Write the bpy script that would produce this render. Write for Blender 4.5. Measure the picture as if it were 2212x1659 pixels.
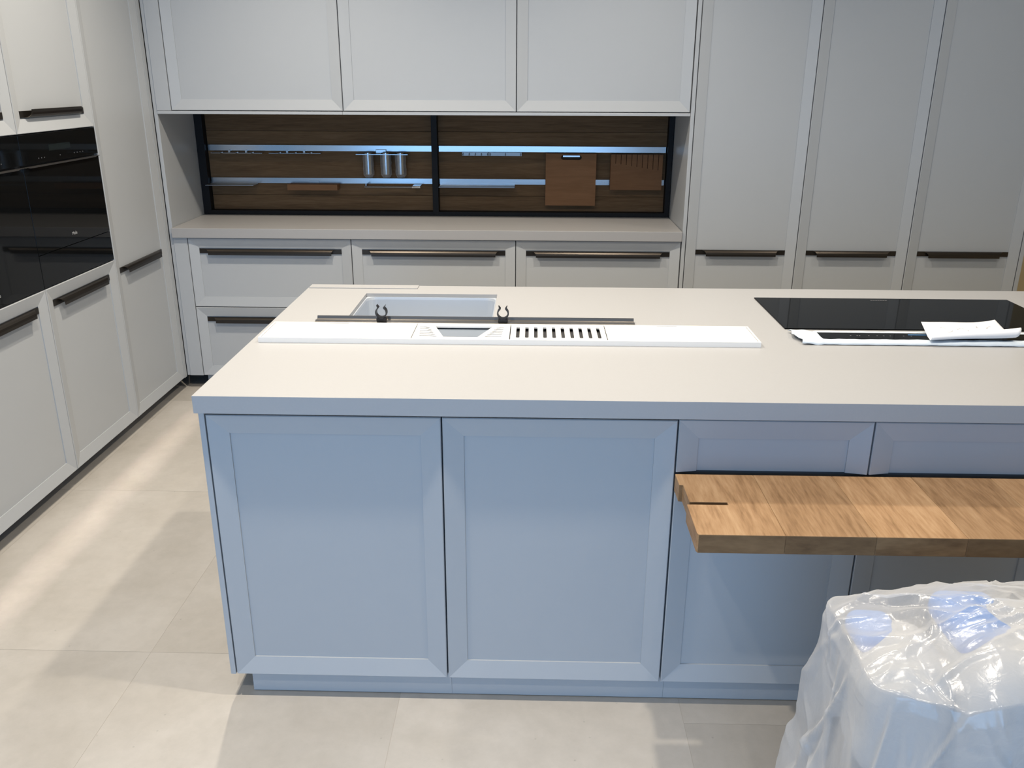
import bpy, bmesh, math, random
import numpy as np
from mathutils import Vector, Matrix

for o in list(bpy.data.objects):
    bpy.data.objects.remove(o)
scene = bpy.context.scene
COL = scene.collection
PI = math.pi
random.seed(4)

# ------------------------------------------------------------------ camera
cam_data = bpy.data.cameras.new('camera')
cam_data.sensor_fit = 'HORIZONTAL'
cam_data.sensor_width = 36.0
cam_data.lens = 30.24
cam_data.clip_start = 0.05
cam = bpy.data.objects.new('camera', cam_data)
COL.objects.link(cam)
right = Vector((0.99969288, 0.02453548, 0.0034867))
down = Vector((0.01149483, -0.33443884, -0.94234735))
fwd = Vector((-0.02195486, 0.94209802, -0.33461816))
M = Matrix.Identity(4)
for i in range(3):
    M[i][0] = right[i]; M[i][1] = -down[i]; M[i][2] = -fwd[i]
M[0][3], M[1][3], M[2][3] = 0.8444, -1.9869, 1.6681
cam.matrix_world = M
scene.camera = cam

# ------------------------------------------------------------------ world, view, lights
scene.view_settings.view_transform = 'Standard'
scene.view_settings.look = 'None'
scene.view_settings.gamma = 1.0
scene.view_settings.exposure = 0.0
scene.view_settings.use_curve_mapping = False
world = bpy.data.worlds.new('world'); scene.world = world
world.use_nodes = True
bg = world.node_tree.nodes['Background']
bg.inputs[0].default_value = (0.62, 0.78, 1.0, 1); bg.inputs[1].default_value = 0.6

CEIL = 3.0
def spot(x, y, power, col=(1.0, 0.895, 0.75), angle=145, blend=1.0, tilt=(0, 0)):
    d = bpy.data.lights.new('ceiling_spot', 'SPOT')
    d.energy = power; d.color = col; d.spot_size = math.radians(angle); d.spot_blend = blend
    d.shadow_soft_size = 0.035
    o = bpy.data.objects.new('ceiling_spot', d); COL.objects.link(o)
    o.location = (x, y, CEIL - 0.03); o.rotation_euler = (math.radians(tilt[0]), math.radians(tilt[1]), 0)
    return o
# two rows of warm recessed ceiling spots, as the photo's shadows tell
for x, y, p in ((-0.22, 1.43, 180), (1.33, 1.50, 120), (3.0, 1.54, 40),
                (-0.05, -0.2, 180), (1.33, -0.2, 112), (3.0, -0.2, 75)):
    spot(x, y, p)
for x, p in ((0.30, 185), (1.6, 45), (3.1, 50)):          # third row, added to brighten bundle, front floor and lower island fronts; narrower beams
    spot(x, -1.75, p, (1.0, 0.93, 0.84), 88, 1.0)

def area(name, loc, rot, sx, sy, power, col, spread=180):
    d = bpy.data.lights.new(name, 'AREA'); d.shape = 'RECTANGLE'; d.size = sx; d.size_y = sy
    d.energy = power; d.color = col; d.spread = math.radians(spread)
    o = bpy.data.objects.new(name, d); COL.objects.link(o)
    o.location = loc; o.rotation_euler = rot
    return o
# cool daylight through the shop window behind the camera
area('window_daylight', (0.3, -4.12, 1.10), (PI / 2, 0, 0), 3.5, 1.95, 76, (0.23, 0.54, 1.0))
# slim added light that makes the pale floor streak along the left run
area('added_streak_light', (-0.90, 1.1, CEIL - 0.004), (0, 0, 0), 0.085, 2.3, 0.30, (1.0, 0.90, 0.74), 3.0)

# ------------------------------------------------------------------ materials
MATS = {}
def mat_nodes(name):
    m = bpy.data.materials.new(name); m.use_nodes = True
    nt = m.node_tree; b = nt.nodes['Principled BSDF']
    MATS[name] = m
    return m, nt, b
def simple(name, col, rough=0.5, metal=0.0, spec=0.5, noise=0.0, nscale=40, bump=0.0, bscale=300, aniso=0.0, coat=0.0):
    m, nt, b = mat_nodes(name)
    b.inputs['Base Color'].default_value = (*col, 1)
    b.inputs['Roughness'].default_value = rough
    b.inputs['Metallic'].default_value = metal
    b.inputs['Specular IOR Level'].default_value = spec
    if aniso: b.inputs['Anisotropic'].default_value = aniso
    if coat: b.inputs['Coat Weight'].default_value = coat
    tc = nt.nodes.new('ShaderNodeTexCoord')
    if noise:
        n = nt.nodes.new('ShaderNodeTexNoise'); n.inputs['Scale'].default_value = nscale; n.inputs['Detail'].default_value = 5
        r = nt.nodes.new('ShaderNodeMapRange')
        r.inputs['To Min'].default_value = 1 - noise; r.inputs['To Max'].default_value = 1 + noise
        mx = nt.nodes.new('ShaderNodeMix'); mx.data_type = 'RGBA'; mx.blend_type = 'MULTIPLY'; mx.inputs[0].default_value = 1
        mx.inputs[6].default_value = (*col, 1)
        nt.links.new(tc.outputs['Object'], n.inputs['Vector']); nt.links.new(n.outputs['Fac'], r.inputs['Value'])
        nt.links.new(r.outputs['Result'], mx.inputs[7]); nt.links.new(mx.outputs[2], b.inputs['Base Color'])
    if bump:
        n2 = nt.nodes.new('ShaderNodeTexNoise'); n2.inputs['Scale'].default_value = bscale; n2.inputs['Detail'].default_value = 2
        bp = nt.nodes.new('ShaderNodeBump'); bp.inputs['Strength'].default_value = bump; bp.inputs['Distance'].default_value = 0.001
        nt.links.new(tc.outputs['Object'], n2.inputs['Vector']); nt.links.new(n2.outputs['Fac'], bp.inputs['Height'])
        nt.links.new(bp.outputs['Normal'], b.inputs['Normal'])
    return m
simple('paint', (0.415, 0.435, 0.455), 0.45, noise=0.012, nscale=6, bump=0.05)
simple('carcass', (0.10, 0.10, 0.105), 0.6)
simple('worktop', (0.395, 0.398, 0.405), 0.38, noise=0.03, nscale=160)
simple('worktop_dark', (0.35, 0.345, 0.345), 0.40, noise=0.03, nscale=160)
simple('bronze', (0.050, 0.042, 0.035), 0.34, metal=0.85)
simple('black_metal', (0.009, 0.009, 0.010), 0.55, spec=0.2)
simple('black_glass', (0.004, 0.0045, 0.005), 0.04, spec=0.2)
m_ = simple('hob_glass', (0.004, 0.0045, 0.005), 0.05, spec=0.5); m_.node_tree.nodes['Principled BSDF'].inputs['IOR'].default_value = 1.13
simple('black_plastic', (0.012, 0.012, 0.014), 0.4)
simple('display_reflection', (0.008, 0.012, 0.012), 0.12)
simple('dark_trim', (0.02, 0.02, 0.022), 0.5)
simple('steel_dull', (0.34, 0.34, 0.34), 0.42, metal=0.9)
simple('steel', (0.43, 0.44, 0.45), 0.22, metal=1.0, noise=0.03, nscale=200)
simple('sink_steel', (0.56, 0.61, 0.68), 0.45, metal=0.4)
simple('alu_dark', (0.20, 0.19, 0.18), 0.35, metal=0.9)
simple('white_plastic', (0.80, 0.80, 0.79), 0.45)
simple('grey_plastic', (0.20, 0.235, 0.285), 0.5)
simple('slot_grey', (0.06, 0.06, 0.065), 0.6)
simple('wall_cream', (0.62, 0.50, 0.30), 0.85, noise=0.02, nscale=8)
simple('wall_white', (0.62, 0.61, 0.58), 0.9, noise=0.02, nscale=8)
simple('grout', (0.41, 0.38, 0.34), 0.9)
simple('paper', (0.82, 0.83, 0.86), 0.8)
simple('pencil', (0.25, 0.25, 0.28), 0.8)
simple('foam_wrap', (0.62, 0.70, 0.78), 0.55, noise=0.04, nscale=60, bump=0.3, bscale=120)
simple('tape_blue', (0.12, 0.32, 0.62), 0.5)
simple('blue_foam', (0.05, 0.22, 0.62), 0.7, noise=0.08, nscale=30)
simple('white_padding', (0.46, 0.455, 0.445), 0.8, noise=0.03, nscale=15)
simple('print_grey', (0.42, 0.43, 0.44), 0.5)
simple('print_dim', (0.16, 0.16, 0.17), 0.5)
simple('frame_white', (0.7, 0.7, 0.68), 0.5)

def wood(name, dark, mid, light, axis='X', scale=1.0, rough=0.5, stretch=14.0):
    m, nt, b = mat_nodes(name)
    tc = nt.nodes.new('ShaderNodeTexCoord'); oi = nt.nodes.new('ShaderNodeObjectInfo')
    mp = nt.nodes.new('ShaderNodeMapping')
    s = [stretch * scale] * 3
    s['XYZ'.index(axis)] = 1.0 * scale
    mp.inputs['Scale'].default_value = s
    cx = nt.nodes.new('ShaderNodeCombineXYZ')
    mu = nt.nodes.new('ShaderNodeMath'); mu.operation = 'MULTIPLY'; mu.inputs[1].default_value = 37.0
    nt.links.new(oi.outputs['Random'], mu.inputs[0])
    for k in range(3): nt.links.new(mu.outputs[0], cx.inputs[k])
    nt.links.new(cx.outputs[0], mp.inputs['Location']); nt.links.new(tc.outputs['Object'], mp.inputs['Vector'])
    n = nt.nodes.new('ShaderNodeTexNoise'); n.inputs['Scale'].default_value = 2.2; n.inputs['Detail'].default_value = 8
    n.inputs['Roughness'].default_value = 0.62; n.inputs['Distortion'].default_value = 0.6
    n2 = nt.nodes.new('ShaderNodeTexNoise'); n2.inputs['Scale'].default_value = 11; n2.inputs['Detail'].default_value = 4
    nt.links.new(mp.outputs[0], n.inputs['Vector']); nt.links.new(mp.outputs[0], n2.inputs['Vector'])
    mixf = nt.nodes.new('ShaderNodeMix'); mixf.inputs[0].default_value = 0.35
    nt.links.new(n.outputs['Fac'], mixf.inputs[2]); nt.links.new(n2.outputs['Fac'], mixf.inputs[3])
    cr = nt.nodes.new('ShaderNodeValToRGB')
    cr.color_ramp.elements[0].position = 0.34; cr.color_ramp.elements[0].color = (*dark, 1)
    cr.color_ramp.elements[1].position = 0.66; cr.color_ramp.elements[1].color = (*light, 1)
    e = cr.color_ramp.elements.new(0.5); e.color = (*mid, 1)
    nt.links.new(mixf.outputs[0], cr.inputs[0])
    mr = nt.nodes.new('ShaderNodeMapRange'); mr.inputs['To Min'].default_value = 0.86; mr.inputs['To Max'].default_value = 1.12
    nt.links.new(oi.outputs['Random'], mr.inputs['Value'])
    mx = nt.nodes.new('ShaderNodeMix'); mx.data_type = 'RGBA'; mx.blend_type = 'MULTIPLY'; mx.inputs[0].default_value = 1
    nt.links.new(cr.outputs[0], mx.inputs[6]); nt.links.new(mr.outputs[0], mx.inputs[7])
    nt.links.new(mx.outputs[2], b.inputs['Base Color'])
    b.inputs['Roughness'].default_value = rough; b.inputs['Specular IOR Level'].default_value = 0.2
    bp = nt.nodes.new('ShaderNodeBump'); bp.inputs['Strength'].default_value = 0.12; bp.inputs['Distance'].default_value = 0.002
    nt.links.new(mixf.outputs[0], bp.inputs['Height']); nt.links.new(bp.outputs['Normal'], b.inputs['Normal'])
    return m
wood('oak', (0.195, 0.112, 0.053), (0.315, 0.192, 0.10), (0.40, 0.262, 0.148), 'Y', 1.6, 0.5, 9)
wood('oak_end', (0.13, 0.072, 0.034), (0.20, 0.115, 0.055), (0.26, 0.155, 0.076), 'X', 2.5, 0.7, 3)
wood('dark_oak', (0.10, 0.058, 0.028), (0.14, 0.085, 0.043), (0.18, 0.112, 0.06), 'X', 1.2, 0.75, 16)
wood('beech', (0.185, 0.090, 0.040), (0.205, 0.102, 0.047), (0.23, 0.116, 0.055), 'X', 1.4, 0.65, 8)

def floor_mat():
    m, nt, b = mat_nodes('concrete_tile')
    tc = nt.nodes.new('ShaderNodeTexCoord'); oi = nt.nodes.new('ShaderNodeObjectInfo')
    ad = nt.nodes.new('ShaderNodeVectorMath'); ad.operation = 'ADD'
    mu = nt.nodes.new('ShaderNodeMath'); mu.operation = 'MULTIPLY'; mu.inputs[1].default_value = 51.0
    nt.links.new(oi.outputs['Random'], mu.inputs[0])
    nt.links.new(tc.outputs['Object'], ad.inputs[0]); nt.links.new(mu.outputs[0], ad.inputs[1])
    n = nt.nodes.new('ShaderNodeTexNoise'); n.inputs['Scale'].default_value = 2.6; n.inputs['Detail'].default_value = 7; n.inputs['Roughness'].default_value = 0.6
    n.inputs['Distortion'].default_value = 0.4
    n2 = nt.nodes.new('ShaderNodeTexNoise'); n2.inputs['Scale'].default_value = 22; n2.inputs['Detail'].default_value = 6; n2.inputs['Roughness'].default_value = 0.7
    n3 = nt.nodes.new('ShaderNodeTexVoronoi'); n3.inputs['Scale'].default_value = 16; n3.feature = 'F1'
    for k in (n, n2, n3): nt.links.new(ad.outputs[0], k.inputs['Vector'])
    cr = nt.nodes.new('ShaderNodeValToRGB')
    cr.color_ramp.elements[0].position = 0.30; cr.color_ramp.elements[0].color = (0.40, 0.372, 0.332, 1)
    cr.color_ramp.elements[1].position = 0.70; cr.color_ramp.elements[1].color = (0.485, 0.458, 0.422, 1)
    nt.links.new(n.outputs['Fac'], cr.inputs[0])
    r2 = nt.nodes.new('ShaderNodeMapRange'); r2.inputs['From Min'].default_value = 0.3; r2.inputs['From Max'].default_value = 0.7
    r2.inputs['To Min'].default_value = 0.95; r2.inputs['To Max'].default_value = 1.04
    nt.links.new(n2.outputs['Fac'], r2.inputs['Value'])
    m1 = nt.nodes.new('ShaderNodeMix'); m1.data_type = 'RGBA'; m1.blend_type = 'MULTIPLY'; m1.inputs[0].default_value = 1
    nt.links.new(cr.outputs[0], m1.inputs[6]); nt.links.new(r2.outputs[0], m1.inputs[7])
    # small pores
    r3 = nt.nodes.new('ShaderNodeMapRange'); r3.inputs['From Min'].default_value = 0.02; r3.inputs['From Max'].default_value = 0.06
    r3.inputs['To Min'].default_value = 0.72; r3.inputs['To Max'].default_value = 1.0
    nt.links.new(n3.outputs['Distance'], r3.inputs['Value'])
    m2 = nt.nodes.new('ShaderNodeMix'); m2.data_type = 'RGBA'; m2.blend_type = 'MULTIPLY'; m2.inputs[0].default_value = 0.7
    nt.links.new(m1.outputs[2], m2.inputs[6]); nt.links.new(r3.outputs[0], m2.inputs[7])
    r4 = nt.nodes.new('ShaderNodeMapRange'); r4.inputs['To Min'].default_value = 0.95; r4.inputs['To Max'].default_value = 1.05
    nt.links.new(oi.outputs['Random'], r4.inputs['Value'])
    m3 = nt.nodes.new('ShaderNodeMix'); m3.data_type = 'RGBA'; m3.blend_type = 'MULTIPLY'; m3.inputs[0].default_value = 1
    nt.links.new(m2.outputs[2], m3.inputs[6]); nt.links.new(r4.outputs[0], m3.inputs[7])
    nt.links.new(m3.outputs[2], b.inputs['Base Color'])
    b.inputs['Roughness'].default_value = 0.5
    b.inputs['Specular IOR Level'].default_value = 0.35
floor_mat()

def plastic_film(name, clear, milky, rough, bump_s, bump_scale):
    m = bpy.data.materials.new(name); m.use_nodes = True; nt = m.node_tree; MATS[name] = m
    nt.nodes.remove(nt.nodes['Principled BSDF'])
    out = nt.nodes['Material Output']
    tr = nt.nodes.new('ShaderNodeBsdfTransparent'); tr.inputs[0].default_value = (0.96, 0.97, 0.98, 1)
    tl = nt.nodes.new('ShaderNodeBsdfTranslucent'); tl.inputs[0].default_value = (0.70, 0.71, 0.73, 1)
    df = nt.nodes.new('ShaderNodeBsdfDiffuse'); df.inputs[0].default_value = (0.70, 0.71, 0.73, 1)
    gl = nt.nodes.new('ShaderNodeBsdfGlossy'); gl.inputs['Roughness'].default_value = rough
    lw = nt.nodes.new('ShaderNodeLayerWeight'); lw.inputs['Blend'].default_value = 0.30
    tc = nt.nodes.new('ShaderNodeTexCoord'); n = nt.nodes.new('ShaderNodeTexNoise')
    n.inputs['Scale'].default_value = bump_scale; n.inputs['Detail'].default_value = 4; n.inputs['Distortion'].default_value = 1.2
    bp = nt.nodes.new('ShaderNodeBump'); bp.inputs['Strength'].default_value = bump_s; bp.inputs['Distance'].default_value = 0.01
    nt.links.new(tc.outputs['Object'], n.inputs['Vector']); nt.links.new(n.outputs['Fac'], bp.inputs['Height'])
    for k in (tl, df, gl, lw): nt.links.new(bp.outputs['Normal'], k.inputs['Normal'])
    m1 = nt.nodes.new('ShaderNodeMixShader'); m1.inputs[0].default_value = 0.72
    nt.links.new(tl.outputs[0], m1.inputs[1]); nt.links.new(df.outputs[0], m1.inputs[2])
    mr = nt.nodes.new('ShaderNodeMapRange'); mr.inputs['To Min'].default_value = 1 - clear; mr.inputs['To Max'].default_value = milky
    nt.links.new(lw.outputs['Facing'], mr.inputs['Value'])
    m2 = nt.nodes.new('ShaderNodeMixShader')
    nt.links.new(mr.outputs[0], m2.inputs[0]); nt.links.new(tr.outputs[0], m2.inputs[1]); nt.links.new(m1.outputs[0], m2.inputs[2])
    pw = nt.nodes.new('ShaderNodeMath'); pw.operation = 'POWER'; pw.inputs[1].default_value = 3.0
    nt.links.new(lw.outputs['Facing'], pw.inputs[0])
    mg = nt.nodes.new('ShaderNodeMapRange'); mg.inputs['To Min'].default_value = 0.05; mg.inputs['To Max'].default_value = 0.40
    nt.links.new(pw.outputs[0], mg.inputs['Value'])
    m3 = nt.nodes.new('ShaderNodeMixShader'); nt.links.new(mg.outputs[0], m3.inputs[0])
    nt.links.new(m2.outputs[0], m3.inputs[1]); nt.links.new(gl.outputs[0], m3.inputs[2])
    nt.links.new(m3.outputs[0], out.inputs['Surface'])
plastic_film('plastic_film', 0.66, 0.97, 0.22, 0.10, 40)
plastic_film('clear_wrap', 0.88, 0.6, 0.15, 0.3, 40)

# ------------------------------------------------------------------ helpers
def box(bm, x0, x1, y0, y1, z0, z1, bev=0.0):
    vs = [bm.verts.new(p) for p in ((x0, y0, z0), (x1, y0, z0), (x1, y1, z0), (x0, y1, z0),
                                    (x0, y0, z1), (x1, y0, z1), (x1, y1, z1), (x0, y1, z1))]
    fs = [bm.faces.new([vs[i] for i in q]) for q in
          ((0, 3, 2, 1), (4, 5, 6, 7), (0, 1, 5, 4), (1, 2, 6, 5), (2, 3, 7, 6), (3, 0, 4, 7))]
    if bev:
        es = list({e for f in fs for e in f.edges})
        bmesh.ops.bevel(bm, geom=es, offset=bev, segments=2, profile=0.5, affect='EDGES')
def B(*boxes, bev=0.0):
    bm = bmesh.new()
    for b in boxes: box(bm, *b, bev=bev)
    return bm
def prism(bm, pts, z0, z1, axis='z'):
    """solid from an outline; axis z: pts are (x,y); axis y: pts are (x,z); axis x: pts are (y,z)"""
    def P(p, h):
        return {'z': (p[0], p[1], h), 'y': (p[0], h, p[1]), 'x': (h, p[0], p[1])}[axis]
    a = [bm.verts.new(P(p, z0)) for p in pts]; b = [bm.verts.new(P(p, z1)) for p in pts]
    bm.faces.new(a); bm.faces.new(b)
    n = len(pts)
    for i in range(n): bm.faces.new((a[i], a[(i + 1) % n], b[(i + 1) % n], b[i]))
    bmesh.ops.recalc_face_normals(bm, faces=bm.faces[:])
def plate(outer, holes, h0, h1, axis='z'):
    """plate with real holes cut through it"""
    bm = bmesh.new()
    def P(p):
        return {'z': (p[0], p[1], h0), 'y': (p[0], h0, p[1])}[axis]
    es = []
    for loop in [outer] + holes:
        vs = [bm.verts.new(P(p)) for p in loop]
        for i in range(len(vs)): es.append(bm.edges.new((vs[i], vs[(i + 1) % len(vs)])))
    bmesh.ops.triangle_fill(bm, use_beauty=True, use_dissolve=False, edges=es)
    fs = bm.faces[:]
    r = bmesh.ops.extrude_face_region(bm, geom=fs)
    d = (0, 0, h1 - h0) if axis == 'z' else (0, h1 - h0, 0)
    bmesh.ops.translate(bm, vec=d, verts=[v for v in r['geom'] if isinstance(v, bmesh.types.BMVert)])
    bmesh.ops.recalc_face_normals(bm, faces=bm.faces[:])
    return bm
def rect(x0, x1, y0, y1): return [(x0, y0), (x1, y0), (x1, y1), (x0, y1)]
def rrect(x0, x1, y0, y1, r, n=6):
    out = []
    for cx, cy, a in ((x1 - r, y0 + r, -90), (x1 - r, y1 - r, 0), (x0 + r, y1 - r, 90), (x0 + r, y0 + r, 180)):
        for k in range(n + 1):
            t = math.radians(a + 90 * k / n); out.append((cx + r * math.cos(t), cy + r * math.sin(t)))
    return out
def tube(bm, pts, r, n=10, cap=True):
    rings = []
    for i, p in enumerate(pts):
        p = Vector(p); a = Vector(pts[max(i - 1, 0)]); b = Vector(pts[min(i + 1, len(pts) - 1)])
        t = (b - a).normalized(); up = Vector((0, 0, 1)) if abs(t.z) < 0.9 else Vector((1, 0, 0))
        u = t.cross(up).normalized(); v = t.cross(u)
        rr = r[i] if isinstance(r, (list, tuple)) else r
        rings.append([bm.verts.new(p + (u * math.cos(2 * PI * k / n) + v * math.sin(2 * PI * k / n)) * rr) for k in range(n)])
    for a, b in zip(rings, rings[1:]):
        for k in range(n): bm.faces.new((a[k], a[(k + 1) % n], b[(k + 1) % n], b[k]))
    if cap: bm.faces.new(rings[0]); bm.faces.new(rings[-1])
    bmesh.ops.recalc_face_normals(bm, faces=bm.faces[:])

ORG = {}
def mesh_from(bm, name):
    me = bpy.data.meshes.new(name); bm.to_mesh(me); bm.free(); return me
def obj(name, bm, mat, parent=None, label=None, smooth=False, shift=True):
    """one mesh object; under a parent its vertices (given in the thing's own frame or the world) are kept relative to the thing"""
    me = bm if isinstance(bm, bpy.types.Mesh) else mesh_from(bm, name)
    if parent is not None and shift and parent in ORG:
        me.transform(Matrix.Translation(-ORG[parent]))
    if mat and not me.materials: me.materials.append(MATS[mat])
    if smooth:
        for p in me.polygons: p.use_smooth = True
    o = bpy.data.objects.new(name, me); COL.objects.link(o)
    if parent is not None:
        o.parent = parent
        if parent in ORG and shift: ORG[o] = ORG[parent]
    if label: o['label'] = label
    return o
def tag(o, label, cat, group=None):
    o['label'] = label; o['category'] = cat
    if group: o['group'] = group
    return o
def thing(name, label, cat, loc=(0, 0, 0), rotz=0.0, group=None, world_parts=False):
    o = bpy.data.objects.new(name, None); COL.objects.link(o)
    o.empty_display_size = 0.1
    o.location = loc; o.rotation_euler = (0, 0, rotz)
    if world_parts: ORG[o] = Vector(loc)
    return tag(o, label, cat, group)
def struct(name, bm, mat, parent=None):
    o = obj(name, bm, mat, parent); o['kind'] = 'structure'; return o

# ------------------------------------------------------------------ the room
X0, X1, Y0, Y1 = -1.75, 4.6, -4.2, 3.2
fl = struct('floor', B((X0, X1, Y0, Y1, -0.10, -0.0006)), 'grout')
TW, TL, J = 0.795, 1.085, 0.0006
tile_me = mesh_from(B((J, TW - J, J, TL - J, -0.0005, 0.0)), 'tile'); tile_me.materials.append(MATS['concrete_tile'])
for c in range(-2, 6):
    xa = -0.315 + c * TW
    off = 0.205 if c < 1 else (0.205 - 0.54 if c == 1 else (-0.06 if c % 2 == 0 else 0.205))
    for k in range(-6, 4):
        ya = off + k * TL
        x_lo, x_hi = max(xa, X0), min(xa + TW, X1); y_lo, y_hi = max(ya, Y0), min(ya + TL, Y1)
        if x_hi - x_lo < 0.03 or y_hi - y_lo < 0.03: continue
        if x_hi - x_lo > TW - 1e-4 and y_hi - y_lo > TL - 1e-4:
            t = bpy.data.objects.new('tile', tile_me); COL.objects.link(t)
        else:
            t = obj('tile', B((J, x_hi - x_lo - J, J, y_hi - y_lo - J, -0.0005, 0)), 'concrete_tile')
        t.parent = fl; t.location = (x_lo, y_lo, 0)
struct('ceiling', B((X0, X1, Y0, Y1, CEIL, CEIL + 0.1)), 'wall_white')
struct('wall_back', B((X0, X1, Y1, Y1 + 0.1, -0.1, CEIL)), 'wall_cream')
struct('wall_left', B((X0 - 0.1, X0, Y0, Y1, -0.1, CEIL)), 'wall_white')
struct('wall_right', B((X1, X1 + 0.1, Y0, Y1, -0.1, CEIL)), 'wall_cream')
struct('wall_front', plate([(X0, -0.1), (X1, -0.1), (X1, CEIL), (X0, CEIL)], [rect(-1.5, 2.1, 0.1, 2.1)], Y0 - 0.1, Y0, 'y'), 'wall_white')
win = struct('window_1', plate(rect(-1.5, 2.1, 0.1, 2.1), [rect(-1.44, 0.27, 0.16, 2.04), rect(0.33, 2.04, 0.16, 2.04)], Y0 - 0.09, Y0 - 0.02, 'y'), 'frame_white')

# ------------------------------------------------------------------ cabinet parts
FR = 0.053      # frame width
def front_frame(w, h, fw=FR, open_bottom=False):
    """mitred frame whose face slopes inwards to a small step; local x 0..w, z 0..h, y 0 = front"""
    prof = [(0.0, 0.022), (0.0, 0.002), (0.002, 0.0), (fw, 0.0105), (fw, 0.0145), (fw, 0.022)]
    bm = bmesh.new(); rings = []
    for t, y in prof:
        if open_bottom: pts = [(t, 0), (t, h - t), (w - t, h - t), (w - t, 0)]
        else: pts = [(t, t), (t, h - t), (w - t, h - t), (w - t, t)]
        rings.append([bm.verts.new((px, y, pz)) for px, pz in pts])
    n = 3 if open_bottom else 4
    rs = rings if open_bottom else rings
    for a, b in zip(rs, rs[1:]):
        for k in range(n):
            j = (k + 1) % 4
            bm.faces.new((a[k], a[j], b[j], b[k]))
    for k in range(n):
        j = (k + 1) % 4
        bm.faces.new((rings[-1][k], rings[-1][j], rings[0][j], rings[0][k]))
    if open_bottom:
        bm.faces.new([r[0] for r in rings]); bm.faces.new([r[3] for r in rings])
    bmesh.ops.recalc_face_normals(bm, faces=bm.faces[:])
    return bm
HANDLES = {}
def handle_mesh(L, flip=False):
    key = (round(L, 3), flip)
    if key in HANDLES: return HANDLES[key]
    bm = B((-L / 2, L / 2, -0.005, 0.0, -0.025, 0.0))
    prof = [(-0.004, 0.0), (-0.011, -0.0005), (-0.018, -0.004), (-0.0235, -0.011), (-0.026, -0.020), (-0.0265, -0.031)]
    th = 0.0022
    outer, inner = [], []
    for i, (y, z) in enumerate(prof):
        a = prof[max(i - 1, 0)]; b = prof[min(i + 1, len(prof) - 1)]
        d = Vector((b[0] - a[0], b[1] - a[1])).normalized(); nrm = Vector((d.y, -d.x))
        outer.append((y, z)); inner.append((y - nrm.x * th, z - nrm.y * th) if nrm.x < 0 or nrm.y > 0 else (y + nrm.x * th, z + nrm.y * th))
    loops = []
    for s in (-1, 1):
        lo, li = [], []
        for i, (o_, i_) in enumerate(zip(outer, inner)):
            f = i / (len(prof) - 1)
            xx = s * (L / 2 - 0.030 - 0.022 * min(1, f * 1.5))
            lo.append(bm.verts.new((xx, o_[0], o_[1]))); li.append(bm.verts.new((xx, i_[0], i_[1])))
        loops.append((lo, li))
    (ao, ai), (bo, bi) = loops
    for i in range(len(prof) - 1):
        bm.faces.new((ao[i], bo[i], bo[i + 1], ao[i + 1])); bm.faces.new((ai[i], ai[i + 1], bi[i + 1], bi[i]))
        bm.faces.new((ao[i], ao[i + 1], ai[i + 1], ai[i])); bm.faces.new((bo[i], bi[i], bi[i + 1], bo[i + 1]))
    for i in (0, -1): bm.faces.new((ao[i], ai[i], bi[i], bo[i]))
    bmesh.ops.recalc_face_normals(bm, faces=bm.faces[:])
    if flip:
        for v in bm.verts: v.co.z = -v.co.z
        bmesh.ops.recalc_face_normals(bm, faces=bm.faces[:])
    me = mesh_from(bm, 'handle'); me.materials.append(MATS['bronze']); HANDLES[key] = me
    return me
def add_front(t, x0, x1, z0, z1, kind='door', handle=None, open_bottom=False, gap=0.004):
    """a framed front (door or drawer) with its panel and handle, in the cabinet's own frame"""
    w = x1 - x0 - gap; h = z1 - z0 - (gap if not open_bottom else 0.0)
    f = obj(kind, front_frame(w, h, open_bottom=open_bottom), 'paint', t)
    f.location = (x0 + gap / 2, 0, z0 + (gap / 2 if not open_bottom else 0))
    zb = 0.0 if open_bottom else FR - 0.001
    p = obj('panel', B((FR - 0.001, w - FR + 0.001, 0.0145, 0.020, zb, h - FR + 0.001)), 'paint', f)
    if handle:
        hd = bpy.data.objects.new('handle', handle_mesh(w - 2 * FR - 0.002, handle == 'bottom')); COL.objects.link(hd)
        hd.parent = f
        hd.location = (w / 2, 0.0142, h - FR - 0.004) if handle == 'top' else (w / 2, 0.0142, FR + 0.004)
        if handle == 'tall': hd.location = (w / 2, 0.0142, 0.812 - z0)
        hd['label'] = 'dark bronze metal grip handle'
    return f
def cabinet(name, label, loc, rotz, W, depth, z0, z1, fronts, group=None, cat='cabinet', cut=None, plinth=True, recess=0.06):
    t = thing(name, label, cat, loc, rotz, group)
    boxes = [(0.001, W - 0.001, 0.0225, depth, z0 + 0.002, z1)] if not cut else \
        [(0.001, W - 0.001, 0.0225, depth, z0 + 0.002, cut[0]), (0.001, W - 0.001, 0.0225, depth, cut[1], z1),
         (0.001, 0.017, 0.0225, depth, cut[0], cut[1]), (W - 0.017, W - 0.001, 0.0225, depth, cut[0], cut[1]),
         (0.017, W - 0.017, depth - 0.015, depth, cut[0], cut[1])]
    obj('body', B(*boxes), 'carcass', t)
    if plinth and z0 < 0.2:
        obj('plinth', B((0.0, W, recess, recess + 0.018, 0.0, z0 + 0.002)), 'paint', t)
    for f in fronts: add_front(t, 0, W, *f[:2], **f[2])
    return t
def panel_thing(name, label, cat, x0, x1, y0, y1, z0, z1, mat='paint', bev=0.001, group=None):
    loc = Vector(((x0 + x1) / 2, (y0 + y1) / 2, z0))
    me = mesh_from(B((x0, x1, y0, y1, z0, z1), bev=bev), name); me.transform(Matrix.Translation(-loc))
    o = obj(name, me, mat); o.location = loc
    return tag(o, label, cat, group)

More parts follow.
